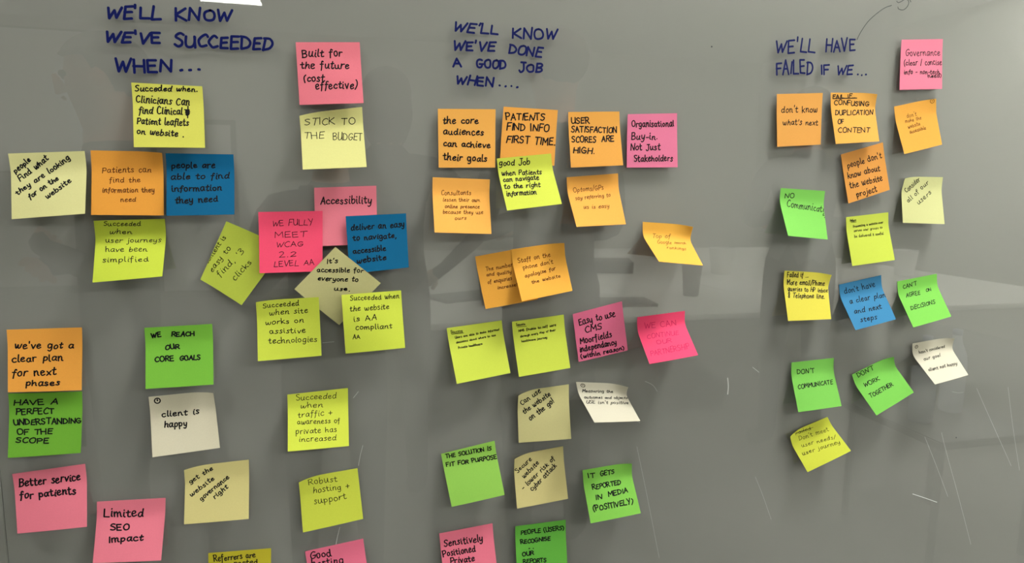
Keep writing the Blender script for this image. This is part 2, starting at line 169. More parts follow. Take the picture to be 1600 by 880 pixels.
  ('pink note about an easy to use system, full of black marker writing', (232, 116, 152), 1.8, 'black', None, [(327.0, 0.7, -182.1), (401.1, 0.7, -165.8), (411.9, 3.7, -237.7), (336.9, 3.7, -251.3)], [('Easy to use', 8.1, 19.4, 63.2, 20.1, 6.9, 8.7), ('CMS', 15.2, 33.4, 40.7, 34.3, 14.5, 23.8), ('Moorfields', 6.0, 48.7, 54.4, 49.5, 5.1, 39.1), ('independancy', 3.7, 61.3, 60.3, 62.2, 2.9, 52.7), ('(within reason)', 4.1, 71.6, 70.7, 73.5, 3.7, 65.5)]),
  ('hot pink note in faint pink pen about continuing the partnership', (244, 78, 120), 0.8, 'rose', None, [(426.1, 0.7, -189.9), (501.8, 0.7, -183.0), (503.8, 41.8, -239.8), (428.6, 41.7, -249.1)], [('WE CAN', 10.8, 19.1, 61.7, 21.5, 10.4, 10.3), ('CONTINUE', 10.3, 35.6, 60.0, 37.0, 11.9, 28.3), ('OUR', 21.4, 46.9, 45.1, 47.8, 23.0, 40.1), ('PARTNERSHIP', 6.0, 64.5, 67.9, 63.3, 7.3, 55.9)]),
  ('white note about measuring the outcomes, with a curled top right corner', (212, 208, 188), 1.1, 'black', ('R', 5), [(334.7, 0.7, -281.4), (411.9, 0.7, -288.8), (413.3, 51.8, -327.8), (344.6, 51.8, -325.0)], [('(clock)', 9.5, 6.0, 12.0, 6.0, 10.1, 2.2), ('Measuring the', 6.5, 18.2, 54.8, 18.1, 7.8, 13.2), ('outcomes and objects', 5.2, 29.7, 74.3, 30.4, 7.4, 24.6), ("USE isn't positive", 4.1, 39.6, 71.7, 41.3, 6.8, 33.9)]),
  ('pale tan note with slanted writing reading can use the website on the go', (216, 210, 150), 1.5, 'black', ('L', 5), [(247.4, 0.7, -290.2), (323.9, 0.7, -284.3), (325.9, 11.7, -361.8), (250.1, 3.7, -364.5)], [('Can use', 6.1, 20.3, 34.4, 5.3, 1.9, 13.0), ('the website', 9.1, 34.3, 49.0, 11.9, 5.3, 28.1), ('on the go!', 17.9, 45.1, 54.2, 23.0, 13.4, 38.3)]),
  ('green note reading the solution is fit for purpose', (152, 208, 90), 1.5, 'black', None, [(139.9, 0.7, -372.7), (215.6, 0.7, -359.9), (226.3, 21.1, -432.2), (152.3, 15.4, -444.7)], [('THE SOLUTION IS', 5.4, 8.0, 69.7, 12.1, 5.4, 2.4), ('FIT FOR PURPOSE', 4.1, 20.2, 75.4, 26.2, 4.2, 14.8)]),
  ('pale tan note with slanted writing about a secure website and lower risk', (208, 198, 136), 1.4, 'black', ('L', 4), [(243.6, 0.7, -384.1), (317.7, 0.7, -376.5), (323.3, 12.9, -451.8), (246.2, 15.5, -457.4)], [('Secure', 5.0, 26.8, 27.4, 11.6, 0.8, 21.1), ('website', 13.9, 36.1, 38.5, 19.0, 9.6, 30.7), ('- lower risk of', 11.3, 52.0, 62.7, 16.9, 7.3, 46.9), ('cyber attack', 23.9, 55.6, 64.4, 27.7, 19.5, 50.2)]),
  ('pink note cut off by the bottom edge, reading sensitively positioned private', (242, 126, 150), 1.8, 'black', None, [(137.4, 0.7, -489.8), (214.0, 0.7, -483.4), (220.2, 11.9, -557.3), (143.5, 11.9, -563.7)], [('Sensitively', 5.0, 20.5, 60.2, 24.1, 4.6, 10.4), ('Positioned', 2.4, 35.2, 48.3, 36.4, 1.9, 26.6), ('Private', 11.4, 46.6, 45.3, 49.3, 11.3, 38.0)]),
  ('green note cut off by the bottom edge, about people recognising reports', (104, 186, 70), 1.6, 'black', None, [(248.0, 0.7, -491.9), (325.0, 0.7, -490.6), (326.2, 11.9, -564.8), (249.3, 11.9, -566.1)], [('PEOPLE (USERS)', 8.6, 14.2, 73.5, 15.1, 7.9, 7.7), ('RECOGNISE', 7.6, 28.1, 52.0, 28.0, 7.0, 22.2), ('..', 18.6, 36.3, 27.3, 36.6, 18.4, 32.1), ('OUR', 8.8, 45.5, 26.1, 45.6, 8.4, 39.6), ('REPORTS', 9.9, 56.1, 44.2, 58.6, 9.9, 50.2)]),
  ('green note reading it gets reported in media positively', (134, 204, 84), 1.7, 'black', ('R', 2), [(349.0, 0.7, -416.0), (425.6, 0.7, -410.1), (431.3, 29.3, -478.1), (355.2, 23.8, -488.0)], [('IT', 7.7, 13.5, 18.2, 14.2, 7.3, 6.7), ('GETS', 27.0, 13.6, 48.7, 13.5, 26.1, 6.7), ('REPORTED', 12.2, 31.0, 56.1, 30.9, 12.1, 24.4), ('IN', 14.2, 45.2, 24.1, 45.7, 14.5, 39.1), ('MEDIA', 34.1, 44.5, 64.2, 44.1, 34.0, 38.0), ('(POSITIVELY)', 7.0, 60.5, 68.2, 60.7, 7.0, 53.3)]),
  ('pink note about governance being clear and concise, at the top right', (240, 136, 162), 1.2, 'black', None, [(842.5, 0.7, 224.3), (918.6, 0.7, 230.2), (923.4, 3.7, 155.2), (844.0, 3.7, 150.0)], [('Governance', 9.0, 24.6, 71.6, 24.4, 8.2, 14.9), ('(clear / concise', 6.4, 38.9, 74.5, 38.8, 5.9, 30.6), ('info - non-tech', 7.3, 52.1, 70.5, 53.2, 7.1, 45.3), ('need)', 49.5, 58.6, 74.7, 57.8, 49.1, 52.9)]),
  ("orange note reading don't know what's next, left of the confusing content note", (238, 172, 86), 1.4, 'black', None, [(632.7, 0.7, 134.5), (710.4, 0.7, 139.7), (711.1, 3.7, 64.1), (636.9, 3.7, 58.8)], [("don't know", 7.7, 26.6, 68.6, 28.0, 7.6, 17.4), ("what's next", 9.9, 44.4, 69.8, 47.3, 10.2, 36.0)]),
  ('orange note reading confusing duplication of content, under an underlined top line', (240, 178, 82), 1.5, 'black', ('R', 3), [(724.3, 0.7, 140.7), (803.2, 0.7, 144.0), (805.5, 14.7, 71.0), (730.1, 13.0, 65.1)], [('FAIL IF..', 3.3, 8.1, 41.7, 7.7, 3.1, 2.7), ('_', 3.3, 8.5, 44.7, 7.7, 3.3, 7.9), ('CONFUSING', 5.8, 17.3, 64.7, 20.0, 6.1, 10.2), ('DUPLICATION', 5.8, 32.4, 70.8, 33.8, 6.9, 25.0), ('OF', 8.1, 46.1, 18.5, 46.0, 8.8, 39.6), ('CONTENT', 6.1, 58.8, 60.8, 61.5, 7.3, 51.4)]),
  ('orange note in faint pen with a circled mark in its top right corner', (240, 176, 74), 0.75, 'brown', ('R', 2), [(839.6, 0.7, 125.2), (914.1, 0.7, 141.5), (929.9, 7.8, 70.1), (855.9, 12.3, 53.4)], [('(clock)', 69.3, 3.3, 72.5, 3.9, 69.7, -0.9), ("don't", 20.9, 21.7, 39.2, 21.7, 20.4, 15.4), ('make the', 16.0, 28.9, 46.5, 28.5, 15.9, 23.1), ('website', 18.8, 38.6, 42.2, 37.2, 18.5, 32.9), ('accessible', 19.6, 46.9, 51.0, 45.7, 19.4, 41.1)]),
  ('pale yellow note with slanted writing reading consider all of our users', (212, 214, 152), 1.2, 'black', ('L', 4), [(867.1, 0.7, 19.4), (945.2, 0.7, 19.8), (943.0, 15.0, -54.2), (866.6, 10.8, -52.3)], [('Consider', 9.7, 26.1, 34.0, 5.9, 3.6, 20.0), ('all of our', 11.7, 42.6, 50.4, 10.5, 6.6, 37.5), ('users', 30.5, 45.8, 56.2, 26.1, 25.1, 40.2)]),
  ("orange note reading people don't know about the website project, tilted left", (238, 166, 80), 1.5, 'black', None, [(750.7, 0.7, 50.6), (824.8, 0.7, 70.8), (842.7, 3.7, -1.4), (768.9, 3.7, -23.2)], [("people don't", 8.5, 23.4, 70.7, 22.9, 6.8, 13.9), ('know about', 6.2, 38.6, 64.0, 41.5, 5.3, 29.2), ('the website', 7.1, 54.7, 65.9, 57.9, 6.2, 45.2), ('project', 16.3, 71.0, 53.0, 71.5, 14.9, 61.9)]),
  ('green note reading no communication, its writing running off the edge', (127, 204, 90), 1.3, 'black', None, [(650.0, 0.7, -1.3), (727.6, 0.7, -4.7), (723.3, 20.2, -77.1), (647.6, 28.9, -70.5)], [('NO', 7.9, 15.2, 24.2, 13.6, 7.0, 8.3), ('Communicati', 10.6, 28.1, 74.6, 32.6, 13.6, 17.1), ('~', 70.7, 37.1, 75.6, 40.9, 76.6, 31.6)]),
  ('lime note of tiny writing, between the orange project note and the blue note', (206, 222, 84), 0.7, 'black', None, [(769.2, 0.7, -44.4), (846.9, 0.7, -36.5), (853.7, 15.3, -110.3), (778.2, 12.2, -119.1)], [('Failure', 6.8, 7.6, 17.7, 7.7, 6.4, 3.9), ('_', 8.3, 8.9, 17.7, 9.3, 8.3, 8.1), ('Presenting a website over', 12.1, 17.4, 66.5, 16.1, 11.6, 13.9), ('serves user groups to', 12.5, 24.2, 64.1, 24.2, 12.5, 20.7), ('be delivered & useful', 11.9, 32.9, 64.3, 34.2, 12.2, 28.6)]),
  ('yellow note reading failed if more email and phone queries', (222, 212, 80), 1.3, 'black', ('R', 3), [(666.6, 0.7, -125.8), (748.1, 0.7, -131.2), (739.8, 21.5, -199.5), (664.5, 20.4, -200.0)], [('Failed if ...', 5.3, 9.7, 40.8, 8.2, 4.5, 2.3), ('More email/Phone', 5.9, 21.0, 69.3, 20.8, 5.8, 13.1), ('queries to HP inbox', 5.7, 30.3, 74.1, 32.2, 6.8, 23.4), ('& Telephone line.', 5.1, 40.5, 68.3, 42.3, 6.5, 33.0)]),
  ("sky blue note reading don't have a clear plan and next steps", (60, 134, 180), 1.3, 'black', None, [(766.5, 0.7, -149.7), (844.0, 0.7, -136.0), (854.1, 28.1, -202.5), (779.6, 28.9, -216.9)], [("don't have", 8.4, 17.1, 64.0, 16.3, 7.1, 8.1), ('a clear plan', 11.0, 33.8, 75.6, 36.8, 13.1, 25.7), ('and next', 10.5, 51.1, 59.8, 53.4, 12.7, 43.1), ('steps', 14.3, 65.5, 43.9, 67.9, 16.7, 58.1)]),
  ("green note reading can't agree on decisions, right of the sky blue note", (127, 205, 86), 1.2, 'black', None, [(876.1, 0.7, -147.0), (952.6, 0.7, -135.9), (962.7, 26.8, -201.9), (888.5, 28.3, -216.9)], [("CAN'T", 10.3, 13.6, 36.6, 12.2, 8.9, 7.3), ('AGREE', 12.1, 27.9, 38.8, 28.4, 13.2, 21.9), ('ON', 50.9, 26.6, 61.0, 26.7, 51.6, 21.4), ('DECISIONS', 10.2, 49.3, 57.6, 48.8, 11.5, 43.3)]),
  ('white note below the agree on decisions note, right end of the board', (208, 204, 184), 1.0, 'black', ('R', 3), [(917.9, 0.7, -250.7), (996.9, 0.7, -242.2), (998.3, 37.1, -298.1), (922.8, 46.9, -306.7)], [('(clock)', 7.7, 7.3, 10.8, 7.8, 7.6, 4.0), ("hasn't considered", 11.5, 20.7, 61.6, 17.8, 11.4, 15.8), ('our goal', 12.4, 33.9, 46.8, 32.2, 15.0, 28.3), ('client not happy', 6.6, 53.3, 67.4, 52.7, 9.4, 47.9)]),
  ("green note reading don't communicate", (126, 202, 88), 1.3, 'black', None, [(690.7, 0.7, -271.1), (768.2, 0.7, -267.6), (771.1, 22.9, -339.8), (695.1, 19.9, -345.5)], [("DON'T", 10.4, 18.8, 40.8, 20.5, 10.2, 12.1), ('COMMUNICATE', 7.2, 41.6, 69.6, 40.4, 7.6, 35.2)]),
  ("green note reading don't work together, tilted left", (126, 204, 87), 1.3, 'black', ('R', 3), [(805.1, 0.7, -297.1), (877.9, 0.7, -267.9), (902.5, 28.1, -324.2), (833.2, 28.8, -357.6)], [("DON'T", 8.8, 9.5, 39.3, 10.5, 7.8, 1.3), ('WORK', 11.1, 30.2, 40.0, 30.9, 11.9, 23.5), ('TOGETHER', 8.8, 49.0, 53.4, 49.3, 9.4, 42.9)]),
  ("yellow note reading don't meet user needs, with a crossed out word", (216, 224, 76), 0.8, 'black', ('L', 4), [(692.8, 0.7, -387.3), (765.3, 0.7, -364.8), (796.3, 22.9, -415.8), (722.7, 17.1, -447.2)], [('Failed', 11.8, 6.9, 40.6, 10.9, 12.4, -0.3), ('_', 11.9, 4.3, 45.0, 8.3, 12.0, 3.4), ('_', 12.7, 2.1, 41.5, 8.5, 12.8, 1.2), ("Don't meet", 14.3, 20.5, 66.4, 28.0, 15.3, 12.4), ('user needs/', 12.6, 33.4, 68.3, 44.7, 14.4, 26.7), ('user journey', 6.8, 46.4, 69.5, 55.8, 8.3, 39.7)]),
]
HEADINGS = [("'we'll know we've succeeded when' heading in blue marker", 3.0, 'blue', [("WE'LL", -242.9, 177.7, -186.3, 181.7, -242.1, 191.3), ('KNOW', -171.0, 181.5, -109.3, 184.1, -170.0, 194.8), ("WE'VE", -246.1, 151.8, -188.5, 154.5, -245.2, 163.7), ('SUCCEEDED', -173.3, 152.2, -65.3, 154.8, -172.2, 165.9), ('WHEN', -237.0, 119.9, -177.3, 122.4, -236.0, 133.5), ('...', -169.5, 124.6, -144.7, 127.1, -169.4, 133.7)]), ("'we'll know we've done a good job when' heading in blue marker", 2.7, 'blue', [("WE'LL", 155.0, 191.4, 213.7, 190.6, 156.0, 202.8), ('KNOW', 233.7, 187.5, 293.6, 189.9, 233.9, 200.7), ("WE'VE", 155.0, 168.2, 209.3, 169.5, 155.4, 178.9), ('DONE', 228.2, 168.6, 272.8, 165.6, 229.7, 179.9), ('A', 155.1, 146.8, 165.5, 147.4, 155.1, 157.9), ('GOOD', 185.7, 147.1, 224.6, 147.8, 186.1, 158.3), ('JOB', 243.1, 146.1, 274.6, 146.4, 243.5, 156.7), ('WHEN', 158.5, 126.2, 208.1, 124.0, 159.6, 137.4), ('....', 215.2, 125.7, 242.8, 125.6, 215.7, 135.9)]), ("'we'll have failed if we' heading in blue marker", 2.7, 'blue', [("WE'LL", 626.1, 192.5, 691.8, 196.4, 624.7, 210.3), ('HAVE', 710.0, 199.3, 761.0, 202.9, 708.2, 216.7), ('FAILED', 629.7, 162.6, 691.0, 166.9, 627.9, 180.6), ('IF', 705.1, 166.2, 719.5, 167.0, 704.0, 178.9), ('WE', 732.5, 166.8, 760.0, 169.1, 730.8, 178.8), ('...', 767.4, 168.4, 786.1, 169.4, 766.3, 179.1)])]
ARROW = [[(763.1, 219.4), (768.7, 230.8), (779.6, 246.1), (794.2, 259.1), (808.1, 268.3), (819.2, 272.4)], [(827.7, 279.0), (831.3, 277.4), (840.1, 281.8), (845.3, 287.7)], [(840.1, 281.8), (845.8, 283.2), (849.8, 278.8), (847.1, 272.2), (840.6, 267.5), (832.4, 268.3), (830.9, 271.0)], [(847.6, 287.9), (853.2, 280.0)]]
SCRATCHES = [([(963.0, -414.5), (993.6, -468.4), (1025.5, -527.3)], 0.5, 'thin white scratch on the glass'), ([(997.0, -409.3), (1014.5, -451.9), (1045.5, -522.4), (1088.4, -624.1)], 0.5, ''), ([(949.8, -514.9), (975.0, -524.4), (1003.3, -535.6)], 0.9, 'short bright scratch'), ([(1061.8, -335.6), (1095.1, -386.9), (1158.6, -483.6)], 0.5, ''), ([(1130.0, -337.5), (1152.7, -414.5), (1179.0, -493.8)], 0.5, ''), ([(580.4, -290.0), (582.4, -303.2), (582.1, -315.4)], 1.6, ''), ([(434.3, -387.1), (453.3, -461.7), (479.9, -571.2)], 0.35, ''), ([(427.3, -344.8), (434.6, -348.3), (437.8, -350.5)], 0.6, ''), ([(29.5, -276.8), (22.8, -285.1)], 0.6, ''), ([(34.2, -351.7), (30.6, -365.7), (27.9, -379.9)], 0.6, ''), ([(2.0, -464.9), (-1.6, -479.3), (-4.5, -493.7)], 0.6, ''), ([(622.6, -275.1), (628.5, -279.5), (634.5, -283.9)], 0.8, ''), ([(1010.7, -338.1), (1023.1, -341.1), (1033.9, -340.7)], 0.5, ''), ([(-53.6, -207.1), (-65.3, -210.0)], 0.4, ''), ([(-14.8, -208.8), (-0.3, -207.8)], 0.6, ''), ([(443.2, -287.0), (455.9, -293.6), (463.6, -303.9)], 0.5, ''), ([(640.2, -454.1), (656.6, -487.9), (675.0, -530.1)], 0.35, '')]
DOTS = [(523.0, 194.5), (1029.5, -421.0)]
V0,V1=.12,.42
def _prof(l):
    # returns tables v->(in-plane progress, lift progress), both 0..1, for a sheet whose slope ramps up to a constant
    n=65;v=np.linspace(0,1,n);s=np.clip((v-V0)/(V1-V0),0,1);s=s*s*(3-2*s)
    ang=np.maximum(l,1e-3)*1.3*s
    dl=np.sin(ang);dp=np.cos(ang)
    L=np.concatenate([[0],np.cumsum((dl[1:]+dl[:-1])/2)]);P=np.concatenate([[0],np.cumsum((dp[1:]+dp[:-1])/2)])
    return v,P/P[-1],L/L[-1]
def sheet(c,curl,u,v):
    # c: 4 corners TL,TR,BR,BL in mm (x, out, z)
    c=np.asarray(c,float);u=np.asarray(u,float);v=np.asarray(v,float)
    l=np.arcsin(min(.9,max(.01,((c[2,1]+c[3,1])-(c[0,1]+c[1,1]))/2/75)))
    t,P,L=_prof(l)
    p=np.interp(v,t,P)+(v-np.clip(v,0,1));q=np.interp(v,t,L)+np.clip(v-1,0,1)
    top=c[0][None]*(1-u)[:,None]+c[1][None]*u[:,None];bot=c[3][None]*(1-u)[:,None]+c[2][None]*u[:,None]
    X=top+(bot-top)*p[:,None]
    X[:,1]=(top+(bot-top)*q[:,None])[:,1]
    X[:,1]+=.5*np.sin(np.pi*u)*v           # a breath of belly across the sheet
    if curl:
        s,k=curl
        w=np.clip(1-(u if s=='L' else 1-u)/.42,0,1)**2*np.clip(1-v/.32,0,1)**1.5
        d=(c[3]-c[0])if s=='L' else (c[2]-c[1]);d=d/np.linalg.norm(d)
        X+=w[:,None]*k*.8*d[None]
        X[:,1]+=w*k*1.3
        w2=np.clip(1-(u if s=='L' else 1-u)/.5,0,1)**2*np.exp(-((v-.2)/.12)**2)
        X[:,1]+=w2*k*.35
    return X

# ---------------------------------------------------------------- the room (its far half is only seen mirrored in the glass)
wallm = mat('wall_paint_pale', (200, 200, 192), .8, .03, 6); carpet = mat('carpet_grey', (128, 127, 124), .95, .3, 60, bump=.4)
ceilm = mat('ceiling_tile_white', (214, 214, 208), .9, .04, 40); trimm = mat('trim_grey', (150, 150, 146), .5)
X0, X1, Y0 = -4.3, 6.2, -8.4
def struct(name, *b, m=wallm):
    bm = bmesh.new(); box(bm, *b); return tag(bm_obj(name, bm, m), kind='structure')
struct('floor', X0-.1, X1+.1, Y0-.1, .12, -.1, 0, m=carpet)
struct('ceiling', X0-.1, X1+.1, Y0-.1, .12, CEIL, CEIL+.1, m=ceilm)
struct('wall_back', X0, X1, .016, .12, 0, CEIL)
struct('wall_left', X0-.1, X0, Y0, .016, 0, CEIL)
struct('wall_right', X1, X1+.1, Y0, .016, 0, CEIL)
struct('wall_front', X0, X1, Y0-.1, Y0, 0, CEIL)
struct('baseboard_back', X0, X1, .002, .016, 0, .1, m=trimm)
struct('baseboard_front', X0, X1, Y0, Y0+.014, 0, .1, m=trimm)
def door():
    e = tag(empty('door_1', (-1.6, Y0, 0)), kind='structure')
    dm = mat('door_pale_laminate', (226, 226, 220), .35, .03, 4); fm = mat('door_frame_grey', (120, 120, 118), .5)
    bm = bmesh.new(); box(bm, -.42, .42, .0, .04, .01, 2.05, .003); bm_obj('door_leaf', bm, dm, e)
    bm = bmesh.new(); box(bm, -.48, -.42, 0, .06, 0, 2.11); box(bm, .42, .48, 0, .06, 0, 2.11); box(bm, -.42, .42, 0, .06, 2.05, 2.11); bm_obj('door_frame', bm, fm, e)
    bm = bmesh.new(); tube(bm, [(.34, .04, 1.0), (.34, .09, 1.0), (.24, .09, 1.0)], .009); bm_obj('door_handle', bm, mat('brushed_steel', (190, 190, 190), .3, metal=1), e)
door()

e = tag(empty('wall_whiteboard', (-3.3, Y0, 2.2)), 'plain white writing board on the far wall, mirrored at the top left corner', 'whiteboard')
bm = bmesh.new(); box(bm, -.6, .6, 0, .02, -.75, .85, .003); bm_obj('writing_surface', bm, mat('whiteboard_enamel', (246, 246, 242), .3), e)
bm = bmesh.new()
for b in ((-.62, .62, -.77, -.75), (-.62, .62, .85, .87), (-.62, -.6, -.75, .85), (.6, .62, -.75, .85)): box(bm, b[0], b[1], 0, .028, b[2], b[3])
bm_obj('board_frame', bm, mat('alu_frame', (150, 150, 150), .4, metal=.8), e)

frame_m = mat('lamp_frame_white', (230, 230, 228), .5)
LAMP_WHERE = ['in front of the middle of the glass board', 'in front of the right end of the glass board', 'in front of the left end of the glass board', 'over the left half of the meeting table',
 'over the right half of the meeting table', 'added by the front of the right wall to brighten it', 'over the left side of the room', 'far back, mirrored at the top edge beside the first heading', 'added by the middle of the right wall to brighten its reflection']
for i, (x, y, k) in enumerate(LAMPS):
    e = tag(empty('ceiling_light', (x, y, CEIL)), 'square white ceiling light panel ' + LAMP_WHERE[i], 'ceiling light', 'square ceiling light panels')
    bm = bmesh.new()
    for b in ((-.31, .31, -.31, -.295), (-.31, .31, .295, .31), (-.31, -.295, -.295, .295), (.295, .31, -.295, .295)): box(bm, *b, -.014, 0)
    bm_obj('lamp_frame', bm, frame_m, e)
    bm = bmesh.new(); box(bm, -.295, .295, -.295, .295, -.008, 0)
    bm_obj('diffuser', bm, emit('diffuser_glow', (1.0, .985, .93), LAMP_POWER*k), e)

# ---------------------------------------------------------------- the glass board
BZ0, BZ1, SEAM = .62, 2.12, -.3905
board = tag(empty('glass_whiteboard', (.35, 0, EYE+BZ0-1.4)), 'large glossy grey glass writing board covered in coloured sticky notes', 'whiteboard')
BOARD_GREY = (137, 135, 132)
paint = mat('grey_back_paint', BOARD_GREY, .55, .035, 1.6, spec=.2)
gf, gs = glass_mat()
def panel(x0, x1):
    bm = bmesh.new(); box(bm, x0, x1, 0, .005, BZ0, BZ1)
    for f in bm.faces: f.material_index = 0 if f.normal.y < -.5 or f.calc_center_median().y < .0001 else 1
    o = bm_obj('glass_panel', bm, [gf, gs]); o.parent = board; o.location = -board.location
    bm = bmesh.new(); box(bm, x0, x1, .0056, .013, BZ0, BZ1); o = bm_obj('painted_backing', bm, paint); o.parent = board; o.location = -board.location
panel(SEAM+.0004, 2.6); panel(-1.9, SEAM-.0004)

inks = dict(black=mat('black_marker_ink', (12, 11, 15), .6, spec=.12), brown=mat('thin_pen_ink', (84, 46, 20), .7, spec=.1), rose=mat('faint_rose_ink', (176, 30, 80), .7, spec=.1),
            blue=mat('blue_marker_ink', (2, 14, 78), .6, spec=.1), grey=mat('grey_marker_ink', (58, 60, 62), .5))

